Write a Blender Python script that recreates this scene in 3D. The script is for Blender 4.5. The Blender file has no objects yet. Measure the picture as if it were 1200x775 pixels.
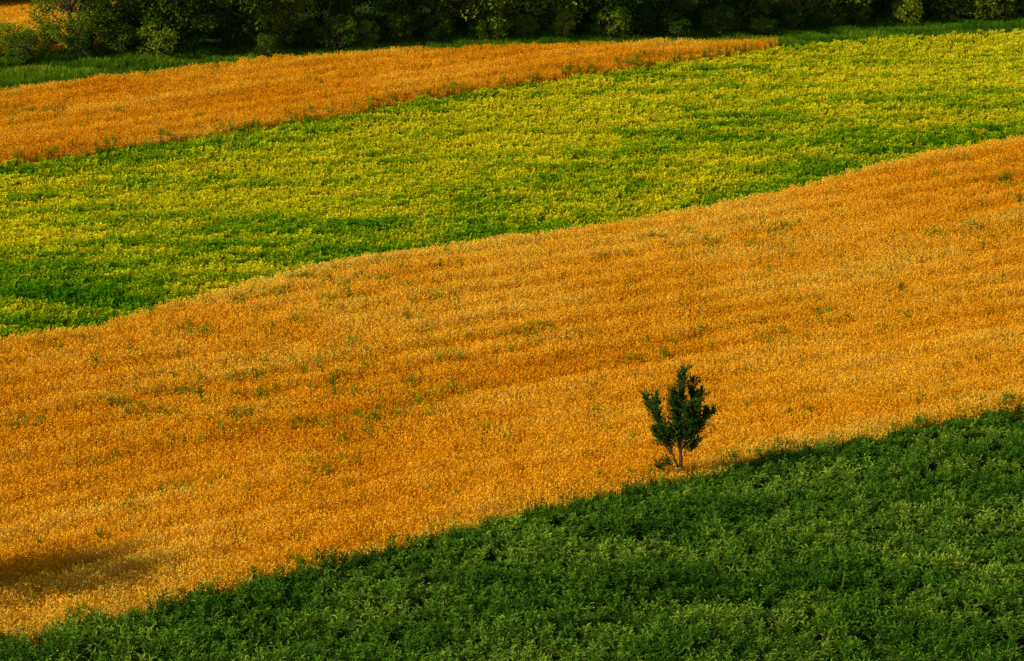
import bpy, math, random
import numpy as np
from mathutils import Vector, Matrix
rng=np.random.default_rng(7); random.seed(7)
S=bpy.context.scene
S.view_settings.view_transform='Standard'; S.view_settings.look='None'; S.view_settings.exposure=0; S.view_settings.gamma=1

# ---------- noise ----------
_lat={}
def vnoise(x,y,seed=0):
    if seed not in _lat: _lat[seed]=np.random.default_rng(1000+seed).random((256,256))
    L=_lat[seed]
    x=np.asarray(x,float); y=np.asarray(y,float)
    xi=np.floor(x).astype(int); yi=np.floor(y).astype(int)
    fx=x-xi; fy=y-yi; fx=fx*fx*(3-2*fx); fy=fy*fy*(3-2*fy)
    a=L[xi%256,yi%256]; b=L[(xi+1)%256,yi%256]; c=L[xi%256,(yi+1)%256]; d=L[(xi+1)%256,(yi+1)%256]
    return (a*(1-fx)+b*fx)*(1-fy)+(c*(1-fx)+d*fx)*fy
def fbm(x,y,seed=0,o=3):
    s=0;a=1;t=0
    for i in range(o):
        s=s+a*vnoise(x*2**i+i*17.3,y*2**i+i*9.1,seed+i); t+=a; a*=0.5
    return s/t
def band(x,y):
    return 0.79*x+0.61*y, -0.61*x+0.79*y
# ---------- terrain ----------
def H(x,y):
    x=np.asarray(x,float); y=np.asarray(y,float)
    s,t=band(x,y)
    z=0.55*np.sin(t/9.0+0.6)+0.35*np.sin(s/17.0+t/23.0)+0.5*(fbm(x/22,y/22,3,2)-0.5)
    r=np.hypot(x,y-140)
    fade=np.clip((r-400)/600,0,1)
    return z*(1-fade)
CAM_H=34.0; PITCH=math.radians(14); FPX=4015.0
# field boundaries, metres on the ground
B={
'B1':[(-16.8,96.8),(-15.4,97.7),(-13.0,99.0),(-10.5,100.6),(-8.0,102.4),(-5.4,104.2),(-2.8,106.1),(0.0,108.7),(2.9,111.2),(5.3,112.7),(9.0,116.2),(12.3,118.7),(15.7,121.3),(19.2,123.9),(21.4,125.6)],
'B2':[(-21.7,128.0),(-20.0,129.5),(-16.9,131.9),(-14.0,136.3),(-10.8,140.8),(-7.4,144.8),(-3.8,147.9),(0.0,150.5),(3.9,153.1),(8.0,156.3),(12.2,159.8),(16.7,164.1),(21.4,169.2),(26.3,173.1),(29.3,175.7)],
'B3':[(-28.7,171.6),(-26.4,173.2),(-22.3,175.7),(-18.1,178.8),(-13.8,182.1),(-9.4,185.4),(-4.8,190.2),(0,194),(5,198.1),(10.2,202.4),(17.4,209.7),(21.4,212.4),(27,214.5),(32.7,217.3),(36.2,218.6)],
'B4':[(-31,186.2),(-28.4,187.9),(-21.9,192.7),(-14.9,197.6),(-7.6,201.2),(0,203.8),(7.8,206.5),(16.0,209.6),(18.3,206.6)],
'BT':[(-32.3,194.5),(-29.6,195.8),(-20.1,199.9),(-10.2,203.6),(0,207.8),(10.7,212.2),(22,218.6),(33.5,222.2),(37.1,223.9)]}
def bf(k):
    P=np.array(B[k])
    sl=(P[1,1]-P[0,1])/(P[1,0]-P[0,0]); sr=(P[-1,1]-P[-2,1])/(P[-1,0]-P[-2,0])
    if k in('B4',): sr=-1
    P=np.vstack([[P[0,0]-100,P[0,1]-100*sl],P,[P[-1,0]+100,P[-1,1]+100*sr]])
    if k=='BT': P[0,1]=194.5-25
    xs=np.arange(-90,90,0.1); ys=np.interp(xs,P[:,0],P[:,1])
    if k!='B4' : 
        kk=np.hanning(45); kk/=kk.sum(); ys2=np.convolve(ys,kk,'same'); ys2[:30]=ys[:30]; ys2[-30:]=ys[-30:]; ys=ys2
    return lambda x: np.interp(x,xs,ys)
B1,B2,B3,B4,BT=[bf(k) for k in ('B1','B2','B3','B4','BT')]

# ---------- materials ----------
def N(nt,t,**k):
    n=nt.nodes.new(t)
    for a,b in k.items(): setattr(n,a,b)
    return n
def veg_mat(name,stops,low=0.45,rnd=0.35,trans=0.3,rough=0.5,inst=True,gloss=0.0):
    m=bpy.data.materials.new(name); m.use_nodes=True; nt=m.node_tree; nt.nodes.clear(); L=nt.links.new
    out=N(nt,'ShaderNodeOutputMaterial')
    a=N(nt,'ShaderNodeAttribute',attribute_type='INSTANCER' if inst else 'GEOMETRY',attribute_name='tint')
    p=N(nt,'ShaderNodeAttribute',attribute_name='part')
    lr=N(nt,'ShaderNodeAttribute',attribute_name='lrnd')
    oi=N(nt,'ShaderNodeObjectInfo')
    add=N(nt,'ShaderNodeMath',operation='MULTIPLY_ADD'); L(lr.outputs['Fac'],add.inputs[0]); add.inputs[1].default_value=0.5
    sub=N(nt,'ShaderNodeMath',operation='SUBTRACT'); L(a.outputs['Fac'],sub.inputs[0]); sub.inputs[1].default_value=0.25
    L(sub.outputs[0],add.inputs[2])
    rp=N(nt,'ShaderNodeValToRGB'); L(add.outputs[0],rp.inputs[0])
    el=rp.color_ramp.elements
    while len(el)<len(stops): el.new(0.5)
    for e,(pos,c) in zip(el,stops): e.position=pos; e.color=(*c,1)
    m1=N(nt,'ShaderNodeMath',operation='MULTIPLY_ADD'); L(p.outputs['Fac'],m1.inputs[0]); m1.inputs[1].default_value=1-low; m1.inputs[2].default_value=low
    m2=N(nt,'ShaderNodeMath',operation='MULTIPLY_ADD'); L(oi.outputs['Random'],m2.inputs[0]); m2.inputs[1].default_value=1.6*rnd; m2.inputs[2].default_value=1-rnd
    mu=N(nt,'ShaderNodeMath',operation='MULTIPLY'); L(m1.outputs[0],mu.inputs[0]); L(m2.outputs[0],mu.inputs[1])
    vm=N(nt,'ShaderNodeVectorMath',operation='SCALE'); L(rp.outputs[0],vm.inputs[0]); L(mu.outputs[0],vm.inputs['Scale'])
    b=N(nt,'ShaderNodeBsdfDiffuse'); L(vm.outputs[0],b.inputs['Color'])
    tr=N(nt,'ShaderNodeBsdfTranslucent'); L(vm.outputs[0],tr.inputs['Color'])
    mx=N(nt,'ShaderNodeMixShader'); mx.inputs[0].default_value=trans; L(b.outputs[0],mx.inputs[1]); L(tr.outputs[0],mx.inputs[2])
    last=mx
    if gloss>0:
        g=N(nt,'ShaderNodeBsdfGlossy'); g.inputs['Roughness'].default_value=rough; g.inputs['Color'].default_value=(0.9,1,0.6,1)
        mg=N(nt,'ShaderNodeMixShader'); mg.inputs[0].default_value=gloss; L(mx.outputs[0],mg.inputs[1]); L(g.outputs[0],mg.inputs[2]); last=mg
    L(last.outputs[0],out.inputs[0])
    return m
M_wheat=veg_mat('ripe_wheat',[(0,(0.82,0.36,0.008)),(0.45,(0.96,0.55,0.014)),(1,(0.97,0.74,0.10))],low=0.75,rnd=0.08,trans=0.38)
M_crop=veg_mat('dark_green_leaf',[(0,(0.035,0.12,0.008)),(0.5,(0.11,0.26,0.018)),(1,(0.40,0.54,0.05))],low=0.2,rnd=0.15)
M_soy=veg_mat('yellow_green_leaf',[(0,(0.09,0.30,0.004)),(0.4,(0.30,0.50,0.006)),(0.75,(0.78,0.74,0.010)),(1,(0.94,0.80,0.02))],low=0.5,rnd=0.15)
M_weed=veg_mat('weed_leaf',[(0,(0.08,0.20,0.006)),(1,(0.26,0.38,0.015))])
M_grass=veg_mat('meadow_grass',[(0,(0.05,0.16,0.008)),(0.5,(0.16,0.32,0.012)),(1,(0.42,0.46,0.02))])
M_tleaf=veg_mat('hedge_leaf',[(0,(0.025,0.075,0.005)),(0.5,(0.11,0.20,0.010)),(1,(0.38,0.42,0.02))],low=1,trans=0.35)
M_hleaf=veg_mat('young_tree_leaf',[(0,(0.014,0.05,0.008)),(0.6,(0.05,0.14,0.015)),(1,(0.20,0.32,0.03))],low=1,inst=False,rnd=0)
def bark():
    m=bpy.data.materials.new('bark'); m.use_nodes=True; nt=m.node_tree; b=nt.nodes['Principled BSDF']
    n=N(nt,'ShaderNodeTexNoise'); n.inputs['Scale'].default_value=14
    r=N(nt,'ShaderNodeValToRGB'); r.color_ramp.elements[0].color=(0.03,0.022,0.015,1); r.color_ramp.elements[1].color=(0.14,0.10,0.065,1)
    nt.links.new(n.outputs[0],r.inputs[0]); nt.links.new(r.outputs[0],b.inputs['Base Color']); b.inputs['Roughness'].default_value=0.9
    return m
M_bark=bark()

# ---------- mesh helpers ----------
class MB:
    def __init__(s): s.v=[];s.f=[];s.m=[];s.p=[];s.r=[]
    def add(s,vs,fs,mat,part,r=None):
        o=len(s.v); s.v+= [tuple(v) for v in vs]; s.f+=[tuple(i+o for i in f) for f in fs]; s.m+=[mat]*len(fs)
        s.p+= (list(part) if hasattr(part,'__len__') else [part]*len(vs))
        s.r+=[random.random() if r is None else r]*len(vs)
    def leaf(s,base,d,n,L,W,mat=0,part=1,r=None,fold=0.25):
        d=d.normalized(); side=d.cross(n)
        if side.length<1e-4: side=Vector((1,0,0))
        side.normalize(); n=side.cross(d)
        a=base; t=base+d*L; mid=base+d*L*0.45
        s.add([a,mid+side*W/2+n*W*fold,t,mid-side*W/2+n*W*fold],[(0,1,2),(0,2,3)],mat,part,r)
    def tube(s,pts,rads,mat=0,k=5,part=1):
        vs=[];
        for i,p in enumerate(pts):
            d=(pts[min(i+1,len(pts)-1)]-pts[max(i-1,0)]).normalized()
            a=d.orthogonal().normalized(); b=d.cross(a)
            for j in range(k):
                an=2*math.pi*j/k; vs.append(p+(a*math.cos(an)+b*math.sin(an))*rads[i])
        fs=[]
        for i in range(len(pts)-1):
            for j in range(k):
                fs.append((i*k+j,i*k+(j+1)%k,(i+1)*k+(j+1)%k,(i+1)*k+j))
        s.add(vs,fs,mat,part)
    def obj(s,name,mats,link=None):
        me=bpy.data.meshes.new(name); me.from_pydata(s.v,[],s.f)
        for m in mats: me.materials.append(m)
        me.polygons.foreach_set('material_index',s.m)
        a=me.attributes.new('part','FLOAT','POINT'); a.data.foreach_set('value',s.p)
        a=me.attributes.new('lrnd','FLOAT','POINT'); a.data.foreach_set('value',s.r)
        me.update()
        o=bpy.data.objects.new(name,me)
        if link: link.objects.link(o)
        return o
def rv(a=1): return Vector((random.gauss(0,a),random.gauss(0,a),random.gauss(0,a)))
def coll(name): return bpy.data.collections.new(name)

# wheat tile: 0.5 m of standing crop
C_wheat=coll('wheat_clumps')
for k in range(10):
    mb=MB()
    for i in range(78):
        bx,by=random.uniform(-0.26,0.26),random.uniform(-0.26,0.26)
        h=random.uniform(0.52,0.78); az=random.uniform(0,6.28); ln=random.uniform(0.01,0.07)
        lean=Vector((math.cos(az)*ln,math.sin(az)*ln,0))
        p0=Vector((bx,by,0)); p2=p0+lean+Vector((0,0,h)); rr=random.random()
        w=Vector((math.cos(az+1.57),math.sin(az+1.57),0))*0.006
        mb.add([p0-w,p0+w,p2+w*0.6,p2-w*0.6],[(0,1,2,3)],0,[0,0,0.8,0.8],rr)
        d=(lean*8+Vector((0,0,random.uniform(-0.3,0.5)))).normalized()
        L=random.uniform(0.07,0.125); a=d.orthogonal().normalized()*0.019; b=d.cross(a).normalized()*0.019; m=p2+d*L*0.45
        e=p2+d*L; c1=-a*0.5+b*0.87; c2=-a*0.5-b*0.87
        mb.add([p2,m+a,m+c1,m+c2,e],[(0,1,2),(0,2,3),(0,3,1),(4,2,1),(4,3,2),(4,1,3)],0,1,rr)
        if i%3:
            hp=p0.lerp(p2,random.uniform(0.5,0.9)); dd=Vector((random.gauss(0,1),random.gauss(0,1),random.uniform(-0.4,0.8)))
            mb.leaf(hp,dd,Vector((0,0,1)),random.uniform(0.07,0.13),0.02,0,0.6)
    mb.obj('wheat_clump_%d'%k,[M_wheat],C_wheat)
def frond(mb,ox,oy,nst,hh,spread,nl,LL,LW,up=0.3,base_r=0.5):
    O=Vector((ox,oy,0))
    for i in range(nst):
        az=random.uniform(0,6.28); sp=random.uniform(0.2,1)*spread; h=hh*random.uniform(0.65,1.05)
        pts=[]
        for j in range(6):
            t=j/5; pts.append(O+Vector((math.cos(az)*sp*t**1.4,math.sin(az)*sp*t**1.4,h*(t**0.8))))
        rr=min(1,max(0,base_r*0.6+random.random()*0.4))
        for j0,j1 in ((0,2),(2,5)):
            w=Vector((-math.sin(az),math.cos(az),0))*0.004
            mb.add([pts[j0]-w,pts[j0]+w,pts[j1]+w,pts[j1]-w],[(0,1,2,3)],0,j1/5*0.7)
        for j in range(nl):
            t=0.3+0.7*(j+random.random())/nl; f=t*5; i0=min(int(f),4); p=pts[i0].lerp(pts[i0+1],f-i0)
            a2=az+(1 if j%2 else -1)*random.uniform(0.5,1.5)+random.gauss(0,0.3)
            d=Vector((math.cos(a2),math.sin(a2),random.gauss(up,0.35)))
            sc=random.uniform(0.7,1.2)
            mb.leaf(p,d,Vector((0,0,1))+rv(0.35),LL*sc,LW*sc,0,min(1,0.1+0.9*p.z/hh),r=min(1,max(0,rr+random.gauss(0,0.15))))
C_crop=coll('crop_plants')
for k in range(14):   # 0.8 m tile, two drill rows
    mb=MB()
    for ry in (-0.2,0.2):
        for cx in (-0.27,0.0,0.27):
            if random.random()<0.12: continue
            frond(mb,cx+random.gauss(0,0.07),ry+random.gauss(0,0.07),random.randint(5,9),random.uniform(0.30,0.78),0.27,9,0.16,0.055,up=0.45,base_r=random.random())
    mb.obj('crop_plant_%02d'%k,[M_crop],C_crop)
C_soy=coll('soy_plants')
for k in range(14):   # 0.7 m tile, two drill rows
    mb=MB()
    for ry in (-0.175,0.175):
        for cx in (-0.26,-0.09,0.09,0.26):
            if random.random()<0.10: continue
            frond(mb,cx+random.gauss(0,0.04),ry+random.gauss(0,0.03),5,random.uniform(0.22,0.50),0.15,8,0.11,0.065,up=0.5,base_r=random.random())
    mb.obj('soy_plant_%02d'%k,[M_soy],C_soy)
C_weed=coll('weeds')
for k in range(3):
    mb=MB(); frond(mb,0,0,7,0.97,0.2,12,0.11,0.045,up=0.6); mb.obj('weed_%d'%k,[M_weed],C_weed)
C_grass=coll('grass_tufts')
for k in range(4):
    mb=MB()
    for i in range(40):
        p=Vector((random.gauss(0,0.14),random.gauss(0,0.14),0)); az=random.uniform(0,6.28); h=random.uniform(0.2,0.45); l=random.uniform(0.03,0.2)
        c=Vector((math.cos(az),math.sin(az),0)); w=Vector((-c.y,c.x,0))*0.01
        mb.add([p-w,p+w,p+c*l*0.4+Vector((0,0,h*0.7))+w,p+c*l*0.4+Vector((0,0,h*0.7))-w,p+c*l+Vector((0,0,h))],[(0,1,2,3),(3,2,4)],0,[0,0,0.7,0.7,1])
    mb.obj('grass_tuft_%d'%k,[M_grass],C_grass)

# bushy trees
def bushy(name,c,Ht,R,zb,ncl,nleaf,leaf=0.16,seed=0,link=None,mat=None):
    random.seed(seed); mb=MB()
    mat=mat or M_tleaf
    cz=(Ht+zb)/2; rz=(Ht-zb)/2
    nt=random.choice([1,2,3]) if Ht<5 else random.choice([1,2])
    stems=[]
    for i in range(nt):
        az=random.uniform(0,6.28); off=0.0 if nt==1 else 0.25
        p=[Vector((math.cos(az)*off,math.sin(az)*off,-0.1))]
        for j in range(1,7):
            t=j/6; p.append(Vector((math.cos(az)*(off+R*0.35*t*(nt>1)),math.sin(az)*(off+R*0.35*t*(nt>1)),Ht*0.85*t))+Vector((random.gauss(0,.08),random.gauss(0,.08),0))*R*0.5)
        r0=0.03*Ht/ nt**0.5
        mb.tube(p,[r0*(1-0.85*j/6)+0.01 for j in range(7)],1,6); stems.append(p)
    for i in range(ncl):
        while True:
            q=Vector((random.uniform(-1,1),random.uniform(-1,1),random.uniform(-1,1)))
            if 0.3<q.length<1: break
        q=q*(q.length**-0.4)
        lump=0.75+0.5*float(vnoise(math.atan2(q.y,q.x)*1.3+seed*3+9,q.z*2+5,5))
        cc=Vector((q.x*R*lump,q.y*R*lump,cz+q.z*rz*(0.85+0.3*lump-0.22)))
        if cc.z<0.2: cc.z=random.uniform(0.2,0.6)
        st=random.choice(stems); b=st[max(1,min(5,int(cc.z/Ht*5)))]
        mid=b.lerp(cc,0.5)+Vector((0,0,-0.15))
        mb.tube([b,mid,cc],[0.035,0.02,0.008],1,4)
        cr=random.uniform(0.25,0.55)*R/2.2+0.12
        clr=random.random()
        for j in range(nleaf):
            o=rv(0.5); 
            if o.length>1.2: o.normalize()
            o=Vector((o.x,o.y,o.z*0.7))*cr
            d=(o.normalized()*0.6+rv(0.6)+Vector((0,0,-0.15)))
            n=(o.normalized()+Vector((0,0,0.8))+rv(0.4))
            s=random.uniform(0.7,1.25)
            mb.leaf(cc+o,d,n,leaf*s,leaf*0.55*s,0,1,r=min(1,max(0,clr*0.8+random.gauss(0.1,0.15))))
    return mb.obj(name,[mat,M_bark],c)
C_tree=coll('hedgerow_trees'); C_shrub=coll('hedgerow_shrubs')
for k in range(5): bushy('hedge_tree_%d'%k,C_tree,random.uniform(6.5,9),random.uniform(2.2,3.0),0.5,120,50,0.24,seed=20+k)
for k in range(5): bushy('hedge_shrub_%d'%k,C_shrub,random.uniform(2.2,3),random.uniform(1.1,1.8),0.1,60,45,0.16,seed=40+k)
random.seed(99)

# ---------- instancing ----------
def scatter(name,c,x,y,z,rot,scl,idx,tint):
    n=len(x); me=bpy.data.meshes.new(name); me.vertices.add(n)
    co=np.stack([x,y,z],1).astype(np.float32); me.vertices.foreach_set('co',co.ravel())
    for an,ty,arr in (('rot','FLOAT_VECTOR',rot),('scl','FLOAT_VECTOR',scl)):
        a=me.attributes.new(an,ty,'POINT'); a.data.foreach_set('vector',arr.astype(np.float32).ravel())
    a=me.attributes.new('idx','INT','POINT'); a.data.foreach_set('value',idx.astype(np.int32))
    a=me.attributes.new('tint','FLOAT','POINT'); a.data.foreach_set('value',tint.astype(np.float32))
    o=bpy.data.objects.new(name,me); S.collection.objects.link(o)
    g=bpy.data.node_groups.new(name+'_scatter','GeometryNodeTree')
    g.interface.new_socket('Geometry',in_out='INPUT',socket_type='NodeSocketGeometry'); g.interface.new_socket('Geometry',in_out='OUTPUT',socket_type='NodeSocketGeometry')
    gi=g.nodes.new('NodeGroupInput'); go=g.nodes.new('NodeGroupOutput'); L=g.links.new
    ci=g.nodes.new('GeometryNodeCollectionInfo'); ci.inputs['Collection'].default_value=c; ci.inputs['Separate Children'].default_value=True; ci.inputs['Reset Children'].default_value=True
    ip=g.nodes.new('GeometryNodeInstanceOnPoints'); ip.inputs['Pick Instance'].default_value=True
    def na(nm,t):
        q=g.nodes.new('GeometryNodeInputNamedAttribute'); q.data_type=t; q.inputs['Name'].default_value=nm; return [s for s in q.outputs if s.enabled and s.name=='Attribute'][0]
    L(gi.outputs[0],ip.inputs['Points']); L(ci.outputs[0],ip.inputs['Instance']); L(na('idx','INT'),ip.inputs['Instance Index'])
    er=g.nodes.new('FunctionNodeEulerToRotation'); L(na('rot','FLOAT_VECTOR'),er.inputs[0]); L(er.outputs[0],ip.inputs['Rotation'])
    L(na('scl','FLOAT_VECTOR'),ip.inputs['Scale']); L(ip.outputs[0],go.inputs[0])
    md=o.modifiers.new('scatter','NODES'); md.node_group=g
    return o
def jgrid(y0,y1,sx,sy,jit=0.5,ang=0.0,margin=5,brick=False):
    W=y1*0.155+margin; R=max(W,(y1-y0))*1.3
    u=np.arange(-R,R,sx); v=np.arange(-R,R,sy); U,V=np.meshgrid(u,v)
    if brick: U=U+rng.random(len(v))[:,None]*sx
    U=U.ravel();V=V.ravel()
    U=U+(rng.random(U.size)-.5)*2*jit*sx; V=V+(rng.random(V.size)-.5)*2*jit*sy
    c,s=math.cos(ang),math.sin(ang); cy=(y0+y1)/2
    x=c*U-s*V; y=cy+s*U+c*V
    k=(y>y0)&(y<y1)&(np.abs(x)<y*0.155+margin); return x[k],y[k]
def place(name,c,x,y,k,tint,hs,ws=None,tilt=0.08,nvar=5,rz=None):
    x,y,tint,hs=x[k],y[k],tint[k],hs[k]; n=len(x)
    ws=hs**0.5 if ws is None else ws[k]
    if rz is None: r=rng.random(n)*6.283
    else: r=rng.integers(0,4//rz[0],n)*(math.pi/2*rz[0])+rz[1]+rng.normal(0,0.03,n)
    rot=np.stack([rng.normal(0,tilt,n),rng.normal(0,tilt,n),r],1)
    scl=np.stack([ws,ws,hs],1)
    return scatter(name,c,x,y,H(x,y)-0.01,rot,scl,rng.integers(0,nvar,n),np.clip(tint,0,1))
def sstep(a,b,x): t=np.clip((x-a)/(b-a),0,1); return t*t*(3-2*t)
# wheat
x,y=jgrid(90,213,0.48,0.48,0.12,0,brick=True)
s,t=band(x,y)
wob=(fbm(x*1.2,y*1.2,11,2)-0.5)*0.9
w1=(y>B1(x)+wob)&(y<B2(x)+wob*0.3)
w2=(y>B3(x)+wob)&(y<B4(x)+wob*0.6)&(x<18.5)
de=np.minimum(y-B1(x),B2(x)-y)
frac=(y-B1(x))/(B2(x)-B1(x))
streak=fbm(s*0.06,t*0.55,21,3); patch=fbm(x*0.18,y*0.18,31,3)
ridge_shade=np.exp(-((frac-0.47-0.12*(fbm(s*0.05,t*0.05,5,1)-0.5))/0.10)**2)*sstep(25,-5,x)  # shade of a soft ridge, painted into wheat tint with slightly shorter stalks
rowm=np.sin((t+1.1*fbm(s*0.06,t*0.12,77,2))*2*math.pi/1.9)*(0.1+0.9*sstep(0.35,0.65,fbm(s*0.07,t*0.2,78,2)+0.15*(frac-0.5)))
tint=0.48+(streak-0.5)*0.75+(patch-0.5)*0.5+0.25*np.exp(-np.maximum(de,0)/1.6)-0.10*ridge_shade+0.11*rowm+rng.normal(0,0.06,x.size)
hs=1.0+(fbm(x*0.9,y*0.9,41,2)-0.5)*0.32+(streak-0.5)*0.2-0.03*ridge_shade+0.07*rowm
hs*=1-0.30*np.exp(-np.maximum(y-B1(x),0)/0.7)
one=np.ones(x.shape)
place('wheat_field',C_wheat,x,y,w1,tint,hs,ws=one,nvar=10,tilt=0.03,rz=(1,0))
hs2=hs*(1-0.40*np.exp(-np.maximum(y-B3(x),0)/0.9))
tint2=0.45+(streak-0.5)*0.9+(patch-0.5)*0.6+0.04*rowm
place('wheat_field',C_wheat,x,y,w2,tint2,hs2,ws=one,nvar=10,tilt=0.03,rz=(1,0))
x3,y3=jgrid(200,226,0.48,0.48,0.12,0)
k=(x3<-24)&(y3>BT(x3)+5)&(y3<225)
place('wheat_field',C_wheat,x3,y3,k,0.5+(fbm(x3*.3,y3*.3,8)-.5),np.full(x3.shape,1.0),ws=np.ones(x3.shape),nvar=10,tilt=0.02,rz=(1,0))
# weeds
x,y=jgrid(92,215,0.45,0.45,0.5,0)
s,t=band(x,y)
wn=fbm(s*0.10,t*0.35,51,3); wn2=fbm(x*0.9,y*0.9,61,2)
inw=((y>B1(x))&(y<B2(x)-0.8))|((y>B3(x))&(y<B4(x)-1)&(x<16))
pr=sstep(0.52,0.72,wn)*sstep(0.46,0.70,wn2)*0.8+0.015+0.5*np.exp(-np.abs(y-B3(x))/0.7)
k=inw&(rng.random(x.size)<pr)
place('weed_patch',C_weed,x,y,k,rng.random(x.size),rng.uniform(0.75,1.02,x.size),nvar=3)
# lower crop
x,y=jgrid(88,136,0.78,0.78,0.06,-0.06,brick=True)
wob=(fbm(x*1.6,y*1.6,12,2)-0.5)*1.0
k=(y<B1(x)+wob-0.1)
tint=0.50+(fbm(x*0.25,y*0.5,71,3)-0.5)*0.9+rng.normal(0,0.09,x.size)-0.15*np.exp(-np.abs(y-B1(x))/1.2)  # last term paints the shadow along the wheat edge into the crop tint
hs=1.0+(fbm(x*0.5,y*0.5,72,2)-0.5)*0.8+rng.normal(0,0.06,x.size)+0.12*np.exp(-np.abs(y-B1(x))/0.8)
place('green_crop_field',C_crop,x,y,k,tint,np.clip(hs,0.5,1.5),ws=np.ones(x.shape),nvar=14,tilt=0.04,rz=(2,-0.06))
# upper yellow-green crop
x,y=jgrid(118,222,0.68,0.68,0.06,-0.08,brick=True)
k=(y>B2(x)-0.1)&(y<B3(x)+(fbm(x*1.5,y*1.5,13,2)-0.5)*1.4)
f2=np.clip((y-B2(x))/(B3(x)-B2(x)),0,1)
st=fbm(x*0.16,y*0.9,81,3); pt=fbm(x*0.09,y*0.09,82,3); st2=fbm(x*0.6,y*1.1,85,2)
tint=0.28+0.45*sstep(-0.05,0.5,f2+(pt-0.5)*1.0)+(st-0.5)*1.05+(st2-0.5)*0.6+0.12*sstep(-10,30,x)-0.30*sstep(0.85,1,f2)*sstep(15,-10,x)
tint+=rng.normal(0,0.08,x.size)
hs=np.clip(1.0+(st-0.5)*-0.5+(fbm(x,y,83,2)-0.5)*0.7,0.5,1.5)
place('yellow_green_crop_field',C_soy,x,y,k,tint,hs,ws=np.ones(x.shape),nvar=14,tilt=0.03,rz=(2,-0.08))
# grass verge
x,y=jgrid(165,240,0.36,0.36,0.5,0)
g=(y>np.maximum(B3(x),np.where(x<18.5,B4(x),0))-0.2)&(y<BT(x)+4)&~((x<-24)&(y>BT(x)+4))
tint=0.40+(fbm(x*0.3,y*0.6,91,3)-0.5)*1.2
place('grass_verge',C_grass,x,y,g,tint,np.clip(1+(fbm(x*.7,y*.7,92,2)-.5)*1.2,0.5,1.8),nvar=4)
x,y=jgrid(90,140,0.3,0.3,0.5,0)
d=y-B1(x); k=(np.abs(d)<1.0)&(fbm(x*0.9,y*0.9,94,2)>0.42)
place('grass_verge',C_grass,x,y,k,0.15+0*x,1.3+0*x,nvar=4)
# hedge rows
def row(x0,x1,step,off,sc,tl,XX):
    xx=x0
    while xx<x1:
        XX.append((xx,float(BT(xx))+off+random.gauss(0,0.7),sc*random.uniform(0.7,1.25),tl+random.gauss(0,0.25))); xx+=step*random.uniform(0.6,1.4)
tr=[];sh=[]
row(-26,50,3.2,2.6,0.95,0.5,tr); row(-25,50,3.6,8.5,1.15,0.4,tr)
row(-50,-25,3.2,22+4,1.0,0.5,tr); row(-50,-25,3.5,32,1.2,0.3,tr)
row(-50,50,2.4,0.3,0.75,0.45,sh); row(-50,-20,1.6,3.0,0.8,0.55,sh)
for nm,c,P in (('hedgerow_trees',C_tree,tr),('hedgerow_shrubs',C_shrub,sh)):
    P=np.array(P); n=len(P); ph=P[:,2]
    scatter(nm,c,P[:,0],P[:,1],H(P[:,0],P[:,1]),np.stack([0*ph,0*ph,rng.random(n)*6.28],1),np.stack([ph*rng.uniform(.85,1.3,n),ph,ph*rng.uniform(.8,1.1,n)],1),rng.integers(0,5,n),np.clip(P[:,3],0,1))

# ---------- hero tree ----------
random.seed(5)
tb=MB(); sc=0.0325
limbs=[([(0,0),(2,30),(-1,60),(2,98),(3,124)],0.075,0.0),
([(-1,18),(-12,46),(-26,74),(-36,94)],0.04,0.15),([(1,38),(16,56),(26,72),(34,82)],0.035,-0.1),
([(0,48),(-7,78),(-9,104)],0.03,-0.3),([(1,55),(12,86),(14,112)],0.03,0.3),
([(-1,20),(-12,24),(-21,20)],0.018,-0.2),([(1,30),(11,38),(19,46)],0.02,0.25),([(-8,34),(-18,50),(-28,62)],0.025,-0.25),
([(0,45),(6,70),(9,92)],0.03,-0.4),([(0,48),(-3,70),(-2,94)],0.03,0.4),([(1,60),(17,80),(22,102)],0.022,0.1),([(-14,50),(-23,76),(-28,98)],0.022,-0.1),([(1,45),(14,62),(22,66)],0.02,0.3),([(2,80),(4,105),(0,118)],0.02,-0.25),
([(0,38),(-6,52),(-9,68)],0.02,-0.3),([(1,36),(8,52),(13,72)],0.02,-0.25),([(1,52),(10,72),(16,90)],0.02,-0.35),([(-6,30),(-14,48),(-19,64)],0.02,-0.3)]
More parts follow.
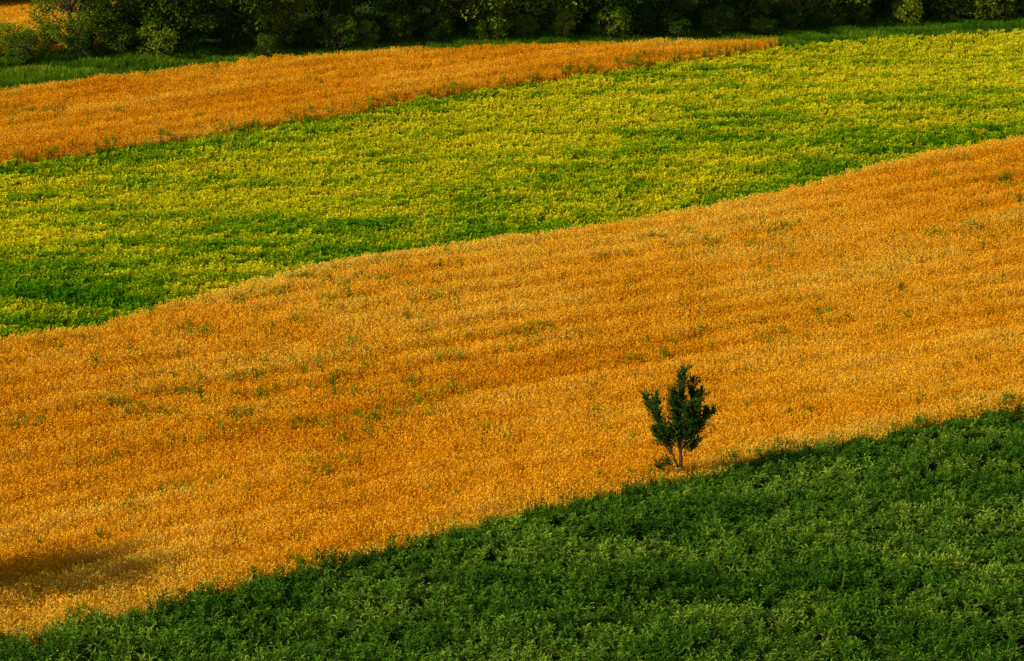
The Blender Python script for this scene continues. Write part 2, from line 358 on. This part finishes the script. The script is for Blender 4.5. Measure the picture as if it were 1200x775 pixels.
for li,(pl,r,dep) in enumerate(limbs):
    n=len(pl); P=[Vector((a*sc+random.gauss(0,.02),dep*(i/(n-1)),b*sc-(0.08 if (i==0 and li==0) else 0))) for i,(a,b) in enumerate(pl)]
    Q=[]
    for i in range(n-1):
        for j in range(3): Q.append(P[i].lerp(P[i+1],j/3)+(rv(0.012) if j else Vector()))
    Q.append(P[-1])
    tb.tube(Q,[r*(1-0.85*i/(len(Q)-1)) for i in range(len(Q))],1,6)
    Ltot=sum((Q[i+1]-Q[i]).length for i in range(len(Q)-1))
    for q in range(int(Ltot*36)):
        f=random.uniform(0.25 if li else 0.36,1.0); ii=min(int(f*(len(Q)-1)),len(Q)-2); b=Q[ii].lerp(Q[ii+1],random.random())
        ax=(Q[ii+1]-Q[ii]).normalized()
        d=(ax*0.6+Vector((random.gauss(0,.6),random.gauss(0,.6),random.gauss(0.45,.4)))).normalized()
        tl=random.uniform(0.14,0.55)*(1.15-0.45*f)
        e=b+d*tl+Vector((0,0,0.04)); m=b.lerp(e,0.5)+Vector((0,0,-0.01))
        tb.tube([b,m,e],[0.007,0.005,0.003],1,3)
        tr_=random.random()
        for j in range(17):
            g=random.random(); c=b.lerp(e,0.15+0.85*g)+rv(0.022)
            dd=d*0.7+rv(0.5)+Vector((0,0,0.2))
            s_=random.uniform(0.7,1.2)
            tb.leaf(c,dd,Vector((0,0,1))+rv(0.6),0.10*s_,0.04*s_,0,1,r=min(1,max(0,tr_+random.gauss(0,.2))))
hero=tb.obj('young_tree',[M_hleaf,M_bark],S.collection)
a=hero.data.attributes.new('tint','FLOAT','POINT'); a.data.foreach_set('value',[0.47]*len(hero.data.vertices))
hx,hy=5.8,114.0
hero.location=(hx,hy,float(H(hx,hy)))
# neighbouring tree beyond the left edge
nb=bushy('broadleaf_tree',S.collection,5.6,2.4,1.5,115,60,0.17,seed=77)
nb.location=(-19.6,100.8,float(H(-19.6,100.8)))

# ---------- ground ----------
def axis(lo,hi,st,far):
    a=list(np.arange(lo,hi+st/2,st)); d=st
    l=[];p=lo
    while p>-far: d*=1.35; p-=d; l.append(p)
    d=st;r=[];p=hi
    while p<far: d*=1.35; p+=d; r.append(p)
    return np.array(l[::-1]+a+r)
gx=axis(-50,55,0.5,3500); gy=axis(80,262,0.5,4000)
GX,GY=np.meshgrid(gx,gy); nx,ny=len(gx),len(gy)
co=np.stack([GX.ravel(),GY.ravel(),H(GX,GY).ravel()],1)
i=np.arange(nx-1);j=np.arange(ny-1);I,J=np.meshgrid(i,j);q=(J*nx+I).ravel()
faces=np.stack([q,q+1,q+nx+1,q+nx],1)
me=bpy.data.meshes.new('ground'); me.from_pydata(co.tolist(),[],faces.tolist())
gxv,gyv=co[:,0],co[:,1]
col=np.tile(np.array([0.04,0.07,0.012,1]),(len(co),1))
wm=((gyv>B1(gxv))&(gyv<B2(gxv)))|((gyv>B3(gxv))&(gyv<B4(gxv)))|((gxv<-24)&(gyv>BT(gxv)+5)&(gyv<225))
col[wm]=[0.48,0.22,0.02,1]
gm=(gyv>=B2(gxv))&(gyv<=B3(gxv)); col[gm]=[0.10,0.11,0.012,1]
gm=(gyv<=B1(gxv)); col[gm]=[0.022,0.03,0.008,1]
a=me.attributes.new('soil','FLOAT_COLOR','POINT'); a.data.foreach_set('color',col.astype(np.float32).ravel())
me.polygons.foreach_set('use_smooth',[True]*len(me.polygons))
gr=bpy.data.objects.new('ground',me); S.collection.objects.link(gr)
m=bpy.data.materials.new('field_soil'); m.use_nodes=True; nt=m.node_tree; nt.nodes.remove(nt.nodes['Principled BSDF']); b=N(nt,'ShaderNodeBsdfDiffuse'); nt.links.new(b.outputs[0],nt.nodes['Material Output'].inputs[0]); L=nt.links.new
at=N(nt,'ShaderNodeAttribute',attribute_name='soil'); tc=N(nt,'ShaderNodeTexCoord'); no=N(nt,'ShaderNodeTexNoise'); no.inputs['Scale'].default_value=3; no.inputs['Detail'].default_value=4
L(tc.outputs['Object'],no.inputs['Vector']); mr=N(nt,'ShaderNodeMapRange'); mr.inputs[3].default_value=0.4; mr.inputs[4].default_value=1.6; L(no.outputs[0],mr.inputs[0])
vm=N(nt,'ShaderNodeVectorMath',operation='SCALE'); L(at.outputs['Color'],vm.inputs[0]); L(mr.outputs[0],vm.inputs['Scale']); L(vm.outputs[0],b.inputs['Color'])
me.materials.append(m)

# ---------- light ----------
EL=math.radians(27); hd=Vector((0.92,0.39,0)).normalized()
d=Vector((hd.x*math.cos(EL),hd.y*math.cos(EL),-math.sin(EL)))
sl=bpy.data.lights.new('sun','SUN'); sl.energy=5; sl.angle=math.radians(0.5); sl.color=(1,0.89,0.65)
so=bpy.data.objects.new('sun',sl); so.rotation_euler=d.to_track_quat('-Z','Y').to_euler(); so.location=(-60,80,60); S.collection.objects.link(so)
w=bpy.data.worlds.new('World'); S.world=w; w.use_nodes=True; nt=w.node_tree
sk=N(nt,'ShaderNodeTexSky',sky_type='NISHITA'); sk.sun_disc=False; sk.sun_elevation=EL; sk.sun_rotation=math.atan2(-hd.x,-hd.y)
nt.links.new(sk.outputs[0],nt.nodes['Background'].inputs[0]); nt.nodes['Background'].inputs[1].default_value=0.09
# ---------- camera ----------
cd=bpy.data.cameras.new('camera'); co_=bpy.data.objects.new('camera',cd); S.collection.objects.link(co_); S.camera=co_
cd.sensor_width=36; cd.lens=36*FPX/1200; cd.clip_end=12000; cd.clip_start=1
co_.location=(0,0,CAM_H); co_.rotation_euler=(math.pi/2-PITCH,0,0)
